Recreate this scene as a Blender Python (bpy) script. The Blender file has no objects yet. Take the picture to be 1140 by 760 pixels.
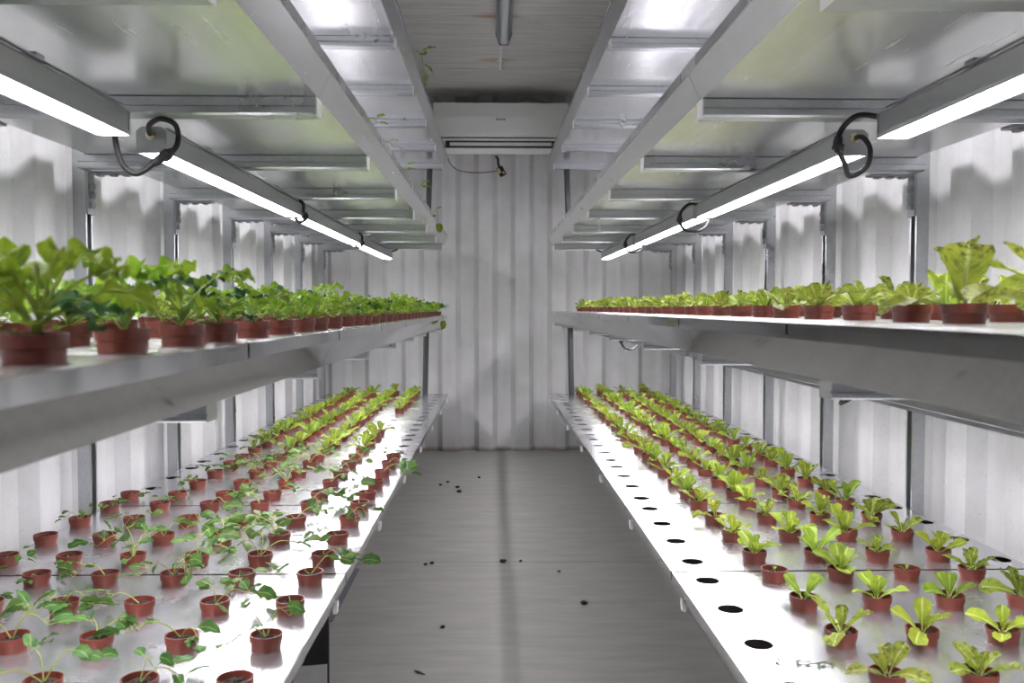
import bpy, bmesh, math, random
from mathutils import Vector, Matrix
random.seed(7)
S = bpy.context.scene
COL = S.collection
PI = math.pi
R = math.radians

# ------------------------------------------------------------------ helpers
class MB:
    """collects faces; build() links them as ONE mesh object"""
    def __init__(self):
        self.v = []; self.f = []; self.m = []; self.uv = []
    def vert(self, p, uv=(0, 0)):
        self.v.append(tuple(p)); self.uv.append(uv); return len(self.v) - 1
    def face(self, ids, m=0):
        self.f.append(tuple(ids)); self.m.append(m)
    def box(self, x0, x1, y0, y1, z0, z1, m=0):
        b = len(self.v)
        for z in (z0, z1):
            for (x, y) in ((x0, y0), (x1, y0), (x1, y1), (x0, y1)):
                self.vert((x, y, z))
        for q in ((3, 2, 1, 0), (4, 5, 6, 7), (0, 1, 5, 4), (1, 2, 6, 5), (2, 3, 7, 6), (3, 0, 4, 7)):
            self.face([b + i for i in q], m)
    def prism(self, prof, fn, a, b, m=0, caps=True):
        """closed 2D profile swept from a to b; fn(p, q, t) -> xyz"""
        n = len(prof); s = len(self.v)
        for t in (a, b):
            for (p, q) in prof:
                self.vert(fn(p, q, t))
        for i in range(n):
            j = (i + 1) % n
            self.face((s + i, s + j, s + n + j, s + n + i), m)
        if caps:
            self.face([s + i for i in range(n)][::-1], m)
            self.face([s + n + i for i in range(n)], m)
    def tube(self, path, r, n=8, m=0, uv=(0.5, -0.5), caps=True):
        P = [Vector(p) for p in path]
        rs = r if isinstance(r, (list, tuple)) else [r] * len(P)
        up = Vector((0.13, 0.31, 0.94)).normalized()
        prev = None; rings = []
        for i, p in enumerate(P):
            t = (P[min(i + 1, len(P) - 1)] - P[max(i - 1, 0)])
            if t.length < 1e-9: t = Vector((0, 0, 1))
            t.normalize()
            ref = prev if prev is not None else up
            s = ref - t * ref.dot(t)
            if s.length < 1e-4:
                s = Vector((1, 0, 0)) - t * t.x
            s.normalize(); prev = s
            w = t.cross(s)
            rings.append([self.vert(p + (s * math.cos(2 * PI * k / n) + w * math.sin(2 * PI * k / n)) * rs[i], uv) for k in range(n)])
        for a, b in zip(rings, rings[1:]):
            for k in range(n):
                self.face((a[k], a[(k + 1) % n], b[(k + 1) % n], b[k]), m)
        if caps:
            self.face(rings[0][::-1], m); self.face(rings[-1], m)
    def lathe(self, prof, n=24, c=(0, 0, 0), m=0):
        rings = []
        for (r, z) in prof:
            rings.append([self.vert((c[0] + r * math.cos(2 * PI * k / n), c[1] + r * math.sin(2 * PI * k / n), c[2] + z)) for k in range(n)])
        for a, b in zip(rings, rings[1:]):
            for k in range(n):
                self.face((a[k], a[(k + 1) % n], b[(k + 1) % n], b[k]), m)
        self.face(rings[0][::-1], m); self.face(rings[-1], m)
    def blob(self, c, rx, ry, rz, seed=0, amp=0.25, m=0, nu=8, nv=6):
        rnd = random.Random(seed); rings = []
        for j in range(1, nv):
            th = PI * j / nv
            row = []
            for i in range(nu):
                ph = 2 * PI * i / nu
                k = 1 + rnd.uniform(-amp, amp)
                row.append(self.vert((c[0] + rx * k * math.sin(th) * math.cos(ph), c[1] + ry * k * math.sin(th) * math.sin(ph), c[2] + rz * k * math.cos(th))))
            rings.append(row)
        top = self.vert((c[0], c[1], c[2] + rz)); bot = self.vert((c[0], c[1], c[2] - rz))
        for i in range(nu):
            j = (i + 1) % nu
            self.face((top, rings[0][i], rings[0][j]), m)
            self.face((bot, rings[-1][j], rings[-1][i]), m)
            for a, b in zip(rings, rings[1:]):
                self.face((a[i], b[i], b[j], a[j]), m)
    def mesh(self, name, mats, smooth=False, fix=True):
        me = bpy.data.meshes.new(name)
        me.from_pydata(self.v, [], self.f)
        for mt in (mats if isinstance(mats, (list, tuple)) else [mats]):
            me.materials.append(mt)
        for p, mi in zip(me.polygons, self.m):
            p.material_index = mi; p.use_smooth = smooth
        lay = me.uv_layers.new(name='uv')
        for l in me.loops:
            lay.data[l.index].uv = self.uv[l.vertex_index]
        if fix:
            bm = bmesh.new(); bm.from_mesh(me)
            bmesh.ops.recalc_face_normals(bm, faces=bm.faces[:])
            bm.to_mesh(me); bm.free()
        me.update()
        return me
    def build(self, name, mats, parent=None, smooth=False, fix=True, bevel=0, angle=None):
        me = self.mesh(name, mats, smooth, fix)
        o = bpy.data.objects.new(name, me); COL.objects.link(o)
        if parent: o.parent = parent
        if bevel:
            b = o.modifiers.new('bevel', 'BEVEL'); b.width = bevel; b.segments = 2; b.limit_method = 'ANGLE'; b.angle_limit = R(40)
        if smooth and angle:
            for e in me.edges: pass
            try: me.set_sharp_from_angle(angle=R(angle))
            except Exception: pass
        return o

def tag(o, label, cat, group=None, kind=None):
    o['label'] = label; o['category'] = cat
    if group: o['group'] = group
    if kind: o['kind'] = kind
    return o

def empty(name, loc=(0, 0, 0), rz=0):
    o = bpy.data.objects.new(name, None); COL.objects.link(o)
    o.location = loc; o.rotation_euler = (0, 0, rz); o.empty_display_size = 0.05
    return o

def struct(o):
    o['kind'] = 'structure'; return o

def dup(o, parent=None):
    c = o.copy(); COL.objects.link(c)
    if parent is not None: c.parent = parent
    for ch in list(o.children):
        dup(ch, c)
    return c

def smooth_path(pts, k=6):
    P = [Vector(p) for p in pts]; out = []
    for i in range(len(P) - 1):
        p0 = P[max(i - 1, 0)]; p1 = P[i]; p2 = P[i + 1]; p3 = P[min(i + 2, len(P) - 1)]
        for j in range(k):
            t = j / k
            out.append(0.5 * ((2 * p1) + (p2 - p0) * t + (2 * p0 - 5 * p1 + 4 * p2 - p3) * t * t + (3 * p1 - p0 - 3 * p2 + p3) * t ** 3))
    out.append(P[-1]); return out

ORD = ['first', 'second', 'third', 'fourth', 'fifth', 'sixth', 'seventh', 'eighth', 'ninth', 'tenth', 'eleventh', 'twelfth', 'thirteenth',
       'fourteenth', 'fifteenth', 'sixteenth', 'seventeenth', 'eighteenth', 'nineteenth', 'twentieth', 'twenty-first', 'twenty-second',
       'twenty-third', 'twenty-fourth', 'twenty-fifth', 'twenty-sixth', 'twenty-seventh', 'twenty-eighth', 'twenty-ninth', 'thirtieth', 'thirty-first', 'thirty-second']

# ------------------------------------------------------------------ materials
class NT:
    def __init__(self, name):
        self.mat = bpy.data.materials.new(name); self.mat.use_nodes = True
        self.t = self.mat.node_tree; self.t.nodes.clear()
        self.out = self.n('ShaderNodeOutputMaterial')
    def n(self, typ, **kw):
        nd = self.t.nodes.new(typ)
        for k, v in kw.items(): setattr(nd, k, v)
        return nd
    def link(self, a, b): self.t.links.new(a, b)
    def val(self, nd, **kw):
        for k, v in kw.items(): nd.inputs[k.replace('_', ' ')].default_value = v
        return nd
    def coord(self, kind='Object', scale=(1, 1, 1)):
        tc = self.n('ShaderNodeTexCoord'); mp = self.n('ShaderNodeMapping')
        mp.inputs['Scale'].default_value = scale
        self.link(tc.outputs[kind], mp.inputs['Vector']); return mp.outputs['Vector']
    def world_pos(self, scale=(1, 1, 1)):
        g = self.n('ShaderNodeNewGeometry'); mp = self.n('ShaderNodeMapping')
        mp.inputs['Scale'].default_value = scale
        self.link(g.outputs['Position'], mp.inputs['Vector']); return mp.outputs['Vector']
    def noise(self, vec, scale, detail=4, rough=0.55):
        nd = self.n('ShaderNodeTexNoise'); self.val(nd, Scale=scale, Detail=detail, Roughness=rough)
        self.link(vec, nd.inputs['Vector']); return nd.outputs['Fac']
    def ramp(self, fac, stops):
        nd = self.n('ShaderNodeValToRGB')
        els = nd.color_ramp.elements
        while len(els) < len(stops): els.new(0.5)
        for e, (p, c) in zip(els, stops):
            e.position = p; e.color = (*c, 1) if len(c) == 3 else (c[0],) * 3 + (1,)
        self.link(fac, nd.inputs['Fac']); return nd.outputs['Color']
    def mixc(self, fac, a, b, mode='MIX'):
        nd = self.n('ShaderNodeMix', data_type='RGBA', blend_type=mode)
        for sock, v in ((nd.inputs[0], fac), (nd.inputs[6], a), (nd.inputs[7], b)):
            if isinstance(v, (int, float)): sock.default_value = v
            elif isinstance(v, tuple): sock.default_value = (*v, 1)
            else: self.link(v, sock)
        return nd.outputs[2]
    def math(self, op, a, b=None):
        nd = self.n('ShaderNodeMath', operation=op)
        for i, v in enumerate((a, b)):
            if v is None: continue
            if isinstance(v, (int, float)): nd.inputs[i].default_value = v
            else: self.link(v, nd.inputs[i])
        return nd.outputs[0]
    def bump(self, h, strength=0.2, dist=0.002):
        nd = self.n('ShaderNodeBump'); self.val(nd, Strength=strength, Distance=dist)
        self.link(h, nd.inputs['Height']); return nd.outputs['Normal']
    def bsdf(self, color, rough=0.5, metal=0.0, spec=0.5, normal=None):
        b = self.n('ShaderNodeBsdfPrincipled')
        for k, v in (('Base Color', color), ('Roughness', rough), ('Metallic', metal), ('Specular IOR Level', spec)):
            if isinstance(v, (int, float)): b.inputs[k].default_value = v
            elif isinstance(v, tuple): b.inputs[k].default_value = (*v, 1)
            else: self.link(v, b.inputs[k])
        if normal is not None: self.link(normal, b.inputs['Normal'])
        self.link(b.outputs[0], self.out.inputs[0]); return b

def plain(name, col, rough=0.5, metal=0.0, var=0.12, scale=40):
    t = NT(name); v = t.coord('Object')
    n = t.noise(v, scale)
    c = t.mixc(n, tuple(x * (1 - var) for x in col), tuple(min(1, x * (1 + var)) for x in col))
    t.bsdf(c, rough, metal); return t.mat

def galvanised(name, lo, hi, r0, r1, stretch=(1, 1, 1), metal=1.0, stain=None, bump=0.03):
    t = NT(name); v = t.world_pos(stretch); w = t.world_pos()
    n1 = t.noise(v, 5, 5, 0.6)
    vo = t.n('ShaderNodeTexVoronoi'); t.val(vo, Scale=70); t.link(w, vo.inputs['Vector'])
    fine = t.noise(w, 420, 2, 0.7)
    sp = t.math('ADD', t.math('MULTIPLY', vo.outputs['Distance'], 0.12), t.math('MULTIPLY', fine, 0.45))
    f = t.math('ADD', t.math('MULTIPLY', n1, 0.45), sp)
    col = t.ramp(f, [(0.25, lo), (0.75, hi)])
    if stain:
        n2 = t.noise(v, stain[0], 6, 0.7)
        mask = t.ramp(n2, [(0.55, (0,)), (0.72, (1,))])
        col = t.mixc(t.math('MULTIPLY', mask, stain[2]), col, stain[1])
    rg = t.n('ShaderNodeMapRange'); t.link(n1, rg.inputs[0])
    rg.inputs[1].default_value = 0.3; rg.inputs[2].default_value = 0.7; rg.inputs[3].default_value = r0; rg.inputs[4].default_value = r1
    t.bsdf(col, rg.outputs[0], metal, normal=t.bump(fine, bump, 0.0006) if bump else None); return t.mat

M = {}
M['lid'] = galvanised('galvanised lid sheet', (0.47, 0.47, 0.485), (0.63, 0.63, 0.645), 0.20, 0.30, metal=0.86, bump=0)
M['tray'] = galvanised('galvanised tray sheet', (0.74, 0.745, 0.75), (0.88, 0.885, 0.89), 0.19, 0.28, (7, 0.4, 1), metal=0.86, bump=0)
M['side'] = galvanised('galvanised shade-painted side', (0.44, 0.445, 0.45), (0.60, 0.605, 0.61), 0.05, 0.09, metal=1.0, bump=0)  # darkened copy of the same galvanised sheet, shade put into the colour of the folds
M['strut'] = galvanised('galvanised strut', (0.36, 0.378, 0.39), (0.56, 0.578, 0.592), 0.24, 0.45)
M['bracket'] = galvanised('dull bracket steel', (0.26, 0.27, 0.29), (0.40, 0.41, 0.44), 0.40, 0.55)
M['leg'] = plain('dark grey tube', (0.055, 0.058, 0.065), 0.4, 0.3)
M['cap'] = plain('white plastic cap', (0.82, 0.82, 0.80), 0.4)
M['alu'] = plain('satin lamp aluminium', (0.42, 0.43, 0.44), 0.42, 0.85, 0.06)
M['black'] = plain('black cable rubber', (0.010, 0.010, 0.011), 0.7)
M['brass'] = plain('nickel brass nut', (0.75, 0.68, 0.52), 0.22, 1.0)
M['acw'] = plain('warm white enclosure plastic', (0.86, 0.87, 0.84), 0.35, 0, 0.03, 6)
M['acd'] = plain('dark vent plastic', (0.03, 0.03, 0.032), 0.5)
M['grey'] = plain('grey plastic', (0.34, 0.35, 0.36), 0.45)
M['logo'] = plain('logo ink', (0.06, 0.07, 0.07), 0.5)
M['wire'] = plain('dark red wire', (0.10, 0.025, 0.022), 0.45)
M['yellow'] = plain('yellowed sticker', (0.55, 0.48, 0.18), 0.5)
M['tubeglass'] = plain('unlit tube', (0.55, 0.60, 0.60), 0.25, 0, 0.03)
M['crate'] = plain('black crate plastic', (0.015, 0.015, 0.016), 0.5)
M['board'] = plain('pale painted board', (0.55, 0.55, 0.54), 0.6)
M['sheet'] = plain('slate blue plastic sheet', (0.19, 0.20, 0.225), 0.5)

def pot_mat():
    t = NT('red brown pot plastic'); v = t.coord('Object'); n = t.noise(v, 60)
    oi = t.n('ShaderNodeObjectInfo')
    c = t.mixc(n, (0.095, 0.017, 0.009), (0.155, 0.028, 0.015))
    hs = t.n('ShaderNodeHueSaturation'); t.link(c, hs.inputs['Color'])
    t.link(t.math('ADD', t.math('MULTIPLY', oi.outputs['Random'], 0.3), 0.85), hs.inputs['Value'])
    t.bsdf(hs.outputs[0], 0.42); return t.mat
M['pot'] = pot_mat()

def soil_mat():
    t = NT('dark peat'); v = t.coord('Object'); n = t.noise(v, 180, 6, 0.7)
    c = t.ramp(n, [(0.35, (0.010, 0.007, 0.005)), (0.6, (0.045, 0.030, 0.020)), (0.75, (0.12, 0.085, 0.055))])
    t.bsdf(c, 0.9, normal=t.bump(n, 0.9, 0.004)); return t.mat
M['soil'] = soil_mat()

def leaf_mat(name, dark, light, rib, stem, trans=0.38, blotch=None, gloss=0.5):
    t = NT(name)
    uvn = t.n('ShaderNodeUVMap'); uvn.uv_map = 'uv'
    sx = t.n('ShaderNodeSeparateXYZ'); t.link(uvn.outputs[0], sx.inputs[0])
    u, v = sx.outputs[0], sx.outputs[1]
    oi = t.n('ShaderNodeObjectInfo'); rnd = oi.outputs['Random']
    pos = t.coord('Object')
    n = t.noise(pos, 45, 4)
    du = t.math('ABSOLUTE', t.math('SUBTRACT', u, 0.5))
    c = t.ramp(n, [(0.3, dark), (0.7, light)])
    # side veins
    wv = t.math('SINE', t.math('MULTIPLY', t.math('SUBTRACT', v, t.math('MULTIPLY', du, 0.8)), 42.0))
    vm = t.math('MULTIPLY', t.math('GREATER_THAN', wv, 0.85), 0.22)
    c = t.mixc(vm, c, rib)
    rm = t.ramp(du, [(0.02, (1,)), (0.075, (0,))])
    c = t.mixc(t.math('MULTIPLY', rm, 0.75), c, rib)
    if blotch:
        b = t.noise(pos, 130, 3, 0.6)
        bm_ = t.ramp(b, [(0.50, (0,)), (0.60, (1,))])
        tip = t.ramp(v, [(0.35, (0,)), (0.85, (1,))])
        c = t.mixc(t.math('MULTIPLY', t.math('MULTIPLY', bm_, tip), blotch[1]), c, blotch[0])
    ps = t.math('LESS_THAN', v, 0.0)
    c = t.mixc(ps, c, stem)
    hs = t.n('ShaderNodeHueSaturation'); t.link(c, hs.inputs['Color'])
    t.link(t.math('ADD', t.math('MULTIPLY', rnd, 0.035), 0.483), hs.inputs['Hue'])
    t.link(t.math('ADD', t.math('MULTIPLY', t.math('FRACT', t.math('MULTIPLY', rnd, 7.31)), 0.4), 0.8), hs.inputs['Value'])
    col = hs.outputs[0]
    b = t.bsdf(col, gloss, spec=0.22)
    tr = t.n('ShaderNodeBsdfTranslucent'); t.link(col, tr.inputs['Color'])
    mx = t.n('ShaderNodeMixShader'); mx.inputs[0].default_value = trans
    t.link(b.outputs[0], mx.inputs[1]); t.link(tr.outputs[0], mx.inputs[2]); t.link(mx.outputs[0], t.out.inputs[0])
    return t.mat
M['lettuce'] = leaf_mat('lettuce leaf', (0.13, 0.21, 0.016), (0.29, 0.37, 0.032), (0.46, 0.52, 0.15), (0.44, 0.50, 0.15))
M['speckled'] = leaf_mat('speckled lettuce leaf', (0.13, 0.19, 0.018), (0.27, 0.33, 0.036), (0.45, 0.50, 0.17), (0.42, 0.46, 0.16), blotch=((0.055, 0.028, 0.018), 0.8))
M['kale'] = leaf_mat('kale leaf', (0.105, 0.20, 0.012), (0.27, 0.40, 0.03), (0.40, 0.50, 0.12), (0.32, 0.42, 0.09), trans=0.45)
M['kaledark'] = leaf_mat('dark kale leaf', (0.018, 0.06, 0.016), (0.045, 0.12, 0.03), (0.20, 0.34, 0.12), (0.25, 0.42, 0.12), trans=0.2)
M['seedling'] = leaf_mat('seedling leaf', (0.035, 0.095, 0.02), (0.10, 0.20, 0.036), (0.22, 0.32, 0.10), (0.34, 0.37, 0.11), trans=0.3)
M['deadleaf'] = leaf_mat('dried leaf', (0.02, 0.04, 0.03), (0.06, 0.09, 0.06), (0.1, 0.12, 0.08), (0.08, 0.09, 0.06), trans=0.05)

def wall_mat():
    t = NT('whitewashed container steel'); w = t.world_pos()
    st = t.noise(t.world_pos((6, 6, 0.7)), 2.0, 4, 0.55)
    bl = t.noise(w, 2.3, 7, 0.68)
    fine = t.noise(w, 120, 3, 0.6)
    col = t.ramp(st, [(0.25, (0.55, 0.55, 0.55)), (0.5, (0.62, 0.62, 0.625)), (0.75, (0.67, 0.67, 0.68))])
    m2 = t.ramp(bl, [(0.35, (0,)), (0.75, (1,))])
    col = t.mixc(t.math('MULTIPLY', m2, 0.75), col, (0.43, 0.435, 0.42))
    sp = t.ramp(fine, [(0.60, (0,)), (0.70, (1,))])
    col = t.mixc(t.math('MULTIPLY', t.math('MULTIPLY', sp, m2), 0.8), col, (0.28, 0.28, 0.27))
    # rusty dirty strip where the wall meets the floor
    sx = t.n('ShaderNodeSeparateXYZ'); t.link(w, sx.inputs[0])
    lowz = t.ramp(t.math('ADD', sx.outputs[2], t.math('MULTIPLY', st, 0.03)), [(0.022, (1,)), (0.05, (0,))])
    col = t.mixc(t.math('MULTIPLY', lowz, 0.75), col, (0.16, 0.10, 0.06))
    t.bsdf(col, 0.55, 0, 0.4, normal=t.bump(st, 0.12, 0.004)); return t.mat
M['wall'] = wall_mat()

def ceil_mat():
    t = NT('grimy grey ceiling steel'); w = t.world_pos()
    a = t.noise(t.world_pos((1.0, 14, 1)), 3.0, 7, 0.7); f = t.noise(w, 90, 3)
    col = t.ramp(a, [(0.3, (0.50, 0.49, 0.455)), (0.55, (0.75, 0.735, 0.69)), (0.75, (0.86, 0.845, 0.80))])
    col = t.mixc(t.math('MULTIPLY', f, 0.35), col, (0.48, 0.47, 0.45))
    # rust at the fixing points of the light
    sx = t.n('ShaderNodeSeparateXYZ'); t.link(w, sx.inputs[0])
    for yy in (4.36, 5.12):
        dx = t.math('MULTIPLY', t.math('SUBTRACT', sx.outputs[0], 0.02), 7.0)
        dy = t.math('MULTIPLY', t.math('SUBTRACT', sx.outputs[1], yy), 16.0)
        d = t.math('ADD', t.math('MULTIPLY', dx, dx), t.math('MULTIPLY', dy, dy))
        d = t.math('ADD', d, t.math('MULTIPLY', t.math('SUBTRACT', a, 0.5), 1.6))
        mk = t.ramp(d, [(0.1, (1,)), (0.9, (0,))])
        col = t.mixc(t.math('MULTIPLY', mk, 0.6), col, (0.42, 0.25, 0.12))
    t.bsdf(col, 0.6, 0, 0.3); return t.mat
M['ceil'] = ceil_mat()

def floor_mat():
    t = NT('worn grey painted plywood'); w = t.world_pos()
    a = t.noise(t.world_pos((1.0, 5, 1)), 4.0, 7, 0.7); f = t.noise(w, 150, 4, 0.7); b = t.noise(w, 1.4, 4)
    col = t.ramp(a, [(0.3, (0.33, 0.325, 0.30)), (0.7, (0.47, 0.46, 0.43))])
    col = t.mixc(t.math('MULTIPLY', b, 0.45), col, (0.34, 0.335, 0.32))
    sp = t.ramp(f, [(0.64, (0,)), (0.72, (1,))])
    col = t.mixc(t.math('MULTIPLY', sp, 0.65), col, (0.08, 0.078, 0.07))
    # board joints across the floor
    sx = t.n('ShaderNodeSeparateXYZ'); t.link(w, sx.inputs[0])
    ln = t.math('LESS_THAN', t.math('FRACT', t.math('ADD', t.math('DIVIDE', sx.outputs[1], 1.22), 0.27)), 0.004)
    col = t.mixc(t.math('MULTIPLY', ln, 0.75), col, (0.07, 0.065, 0.055))
    t.bsdf(col, 0.5, 0, 0.4, normal=t.bump(f, 0.1, 0.001)); return t.mat
M['floor'] = floor_mat()

LAMP = 36.0
def lamp_mat():
    t = NT('lit lamp diffuser'); e = t.n('ShaderNodeEmission')
    e.inputs['Color'].default_value = (0.98, 0.945, 1.0, 1); e.inputs['Strength'].default_value = LAMP
    t.link(e.outputs[0], t.out.inputs[0]); return t.mat
M['lamp'] = lamp_mat()

# ------------------------------------------------------------------ measures (metres; y runs away from the viewer)
EYE = 0.98
CEIL = 2.42
XL, XR, YB, YF = -1.158, 1.228, 5.95, -0.60
SIDES = {'left': (-1, -0.315), 'right': (1, 0.380)}
# heights of the cover sheets: top, overhead, eye level, low
TIERS = {'left': [CEIL - 0.455, EYE + 0.475, EYE - 0.045, EYE - 0.56], 'right': [CEIL - 0.455, EYE + 0.475, EYE - 0.019, EYE - 0.56]}
TIER = TIERS['left']
YAW = {'left': -0.0034, 'right': 0.0055}       # the racks close in slightly towards the back wall
def place(side, x, y):
    a = YAW[side]; px = SIDES[side][1]; dx, dy = x - px, y - 1.25
    return px + dx * math.cos(a) - dy * math.sin(a), 1.25 + dx * math.sin(a) + dy * math.cos(a)
def put(o, side, x, y, z):
    px, py = place(side, x, y); o.location = (px, py, z); o.rotation_euler[2] += YAW[side]
    return o
BEAM_Y = [1.067 + 0.643 * k for k in range(-1, 8)]
END = 5.70

# ------------------------------------------------------------------ room shell
def corrugated(name, fn, a, b, z0, z1, period, depth, back=0.03, phase=0.0, parent=None):
    """fn(t, d, z) -> xyz, t along the wall, d outward from the room"""
    pts = [(a, 0.0)]; t = a - period + phase
    while t < b:
        for (o, d) in ((0, 0), (0.37, 0), (0.50, depth), (0.87, depth)):
            q = t + o * period
            if a < q < b: pts.append((q, d))
        t += period
    if pts[-1][0] < b: pts.append((b, pts[-1][1]))
    prof = pts + [(b, depth + back), (a, depth + back)]
    m = MB(); n = len(prof); s = 0
    for z in (z0, z1):
        for (t_, d) in prof: m.vert(fn(t_, d, z))
    for i in range(n):
        j = (i + 1) % n; m.face((i, j, n + j, n + i))
    m.face(list(range(n))[::-1]); m.face([n + i for i in range(n)])
    return struct(m.build(name, M['wall'], parent))
corrugated('wall_left', lambda t, d, z: (XL - d, t, z), YF, YB + 0.05, 0, CEIL, 0.278, 0.036, phase=0.05)
corrugated('wall_right', lambda t, d, z: (XR + d, t, z), YF, YB + 0.05, 0, CEIL, 0.278, 0.036, phase=0.05)
corrugated('wall_back', lambda t, d, z: (t, YB + d, z), XL - 0.06, XR + 0.06, 0, CEIL, 0.25, 0.042, phase=0.115)
corrugated('wall_front', lambda t, d, z: (t, YF - d, z), XL - 0.06, XR + 0.06, 0, CEIL, 0.25, 0.042, phase=0.1)
m = MB(); m.box(XL - 0.08, XR + 0.08, YF - 0.08, YB + 0.08, -0.06, 0.0)
struct(m.build('floor', M['floor']))
# ceiling: shallow transverse pressings and welded seams
m = MB(); prof = []
y = YF - 0.08
prof.append((y, CEIL))
seams = [1.5, 2.65, 3.3, 4.36, 5.30]
marks = sorted(seams)
for s in marks:
    prof += [(s - 0.006, CEIL), (s - 0.003, CEIL - 0.004), (s + 0.003, CEIL - 0.004), (s + 0.006, CEIL)]
prof += [(YB + 0.08, CEIL), (YB + 0.08, CEIL + 0.06), (YF - 0.08, CEIL + 0.06)]
m.prism(prof, lambda p, q, t: (t, p, q), XL - 0.08, XR + 0.08)
struct(m.build('ceiling', M['ceil']))

# ------------------------------------------------------------------ racks
def strut_mesh(L, axis, mats):
    """slotted C channel of 41 x 35 mm; open side along local +p"""
    w, h, th, lip = 0.0205, 0.034, 0.003, 0.009
    prof = [(-w, 0), (w, 0), (w, h), (w - lip, h), (w - lip, h - 0.006), (w - th, h - 0.006), (w - th, th), (-w + th, th), (-w + th, h - 0.006), (-w + lip, h - 0.006), (-w + lip, h), (-w, h)]
    m = MB(); m.prism(prof, axis, 0, L); return m

PERF = ['galvanised']
def lid_mesh(sgn, edge):
    """hole-punched cover sheet, 785 x 637 mm, folded lip on the aisle side; local u from aisle to wall"""
    m = MB(); L = 0.637; W = 0.785; th = 0.0018; hr = 0.0240; n = 24
    us = [0.062 + 0.138 * i for i in range(6)]; vs = [0.07, 0.24, 0.41, 0.58]
    ub = [0] + [(us[i] + us[i + 1]) / 2 for i in range(5)] + [W]
    vb = [0] + [(vs[i] + vs[i + 1]) / 2 for i in range(3)] + [L]
    for i in range(6):
        for j in range(4):
            u0, u1, v0, v1 = ub[i], ub[i + 1], vb[j], vb[j + 1]
            cu, cv = us[i], vs[j]
            ang = sorted(set([2 * PI * k / n for k in range(n)] + [math.atan2(y_ - cv, x_ - cu) % (2 * PI) for x_ in (u0, u1) for y_ in (v0, v1)]))
            ring = {}
            for lev, z in (('t', 0.0), ('b', -th)):
                inn = []; outr = []
                for a in ang:
                    c, s = math.cos(a), math.sin(a)
                    inn.append(m.vert((sgn * (cu + hr * c), cv + hr * s, z)))
                    ts = []
                    if c > 1e-9: ts.append((u1 - cu) / c)
                    if c < -1e-9: ts.append((u0 - cu) / c)
                    if s > 1e-9: ts.append((v1 - cv) / s)
                    if s < -1e-9: ts.append((v0 - cv) / s)
                    t_ = min(ts)
                    outr.append(m.vert((sgn * (cu + t_ * c), cv + t_ * s, z)))
                ring[lev] = (inn, outr)
                N = len(ang)
                for k in range(N):
                    q = (k + 1) % N
                    f = (inn[k], outr[k], outr[q], inn[q])
                    up = (sgn > 0) == (lev == 't')
                    m.face(f if up else f[::-1])
            a_, b_ = ring['t'][0], ring['b'][0]
            for k in range(len(a_)):
                q = (k + 1) % len(a_)
                f = (a_[k], a_[q], b_[q], b_[k]); m.face(f if sgn > 0 else f[::-1])
    def bx(u0, u1, v0, v1, z0, z1):
        m.box(min(sgn * u0, sgn * u1), max(sgn * u0, sgn * u1), v0, v1, z0, z1, 1)
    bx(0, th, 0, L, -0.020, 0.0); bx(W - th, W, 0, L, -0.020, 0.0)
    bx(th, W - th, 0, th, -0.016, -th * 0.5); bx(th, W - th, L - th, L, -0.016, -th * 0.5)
    return m.mesh('hole_sheet', [M['lid'], edge], fix=False)

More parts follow.
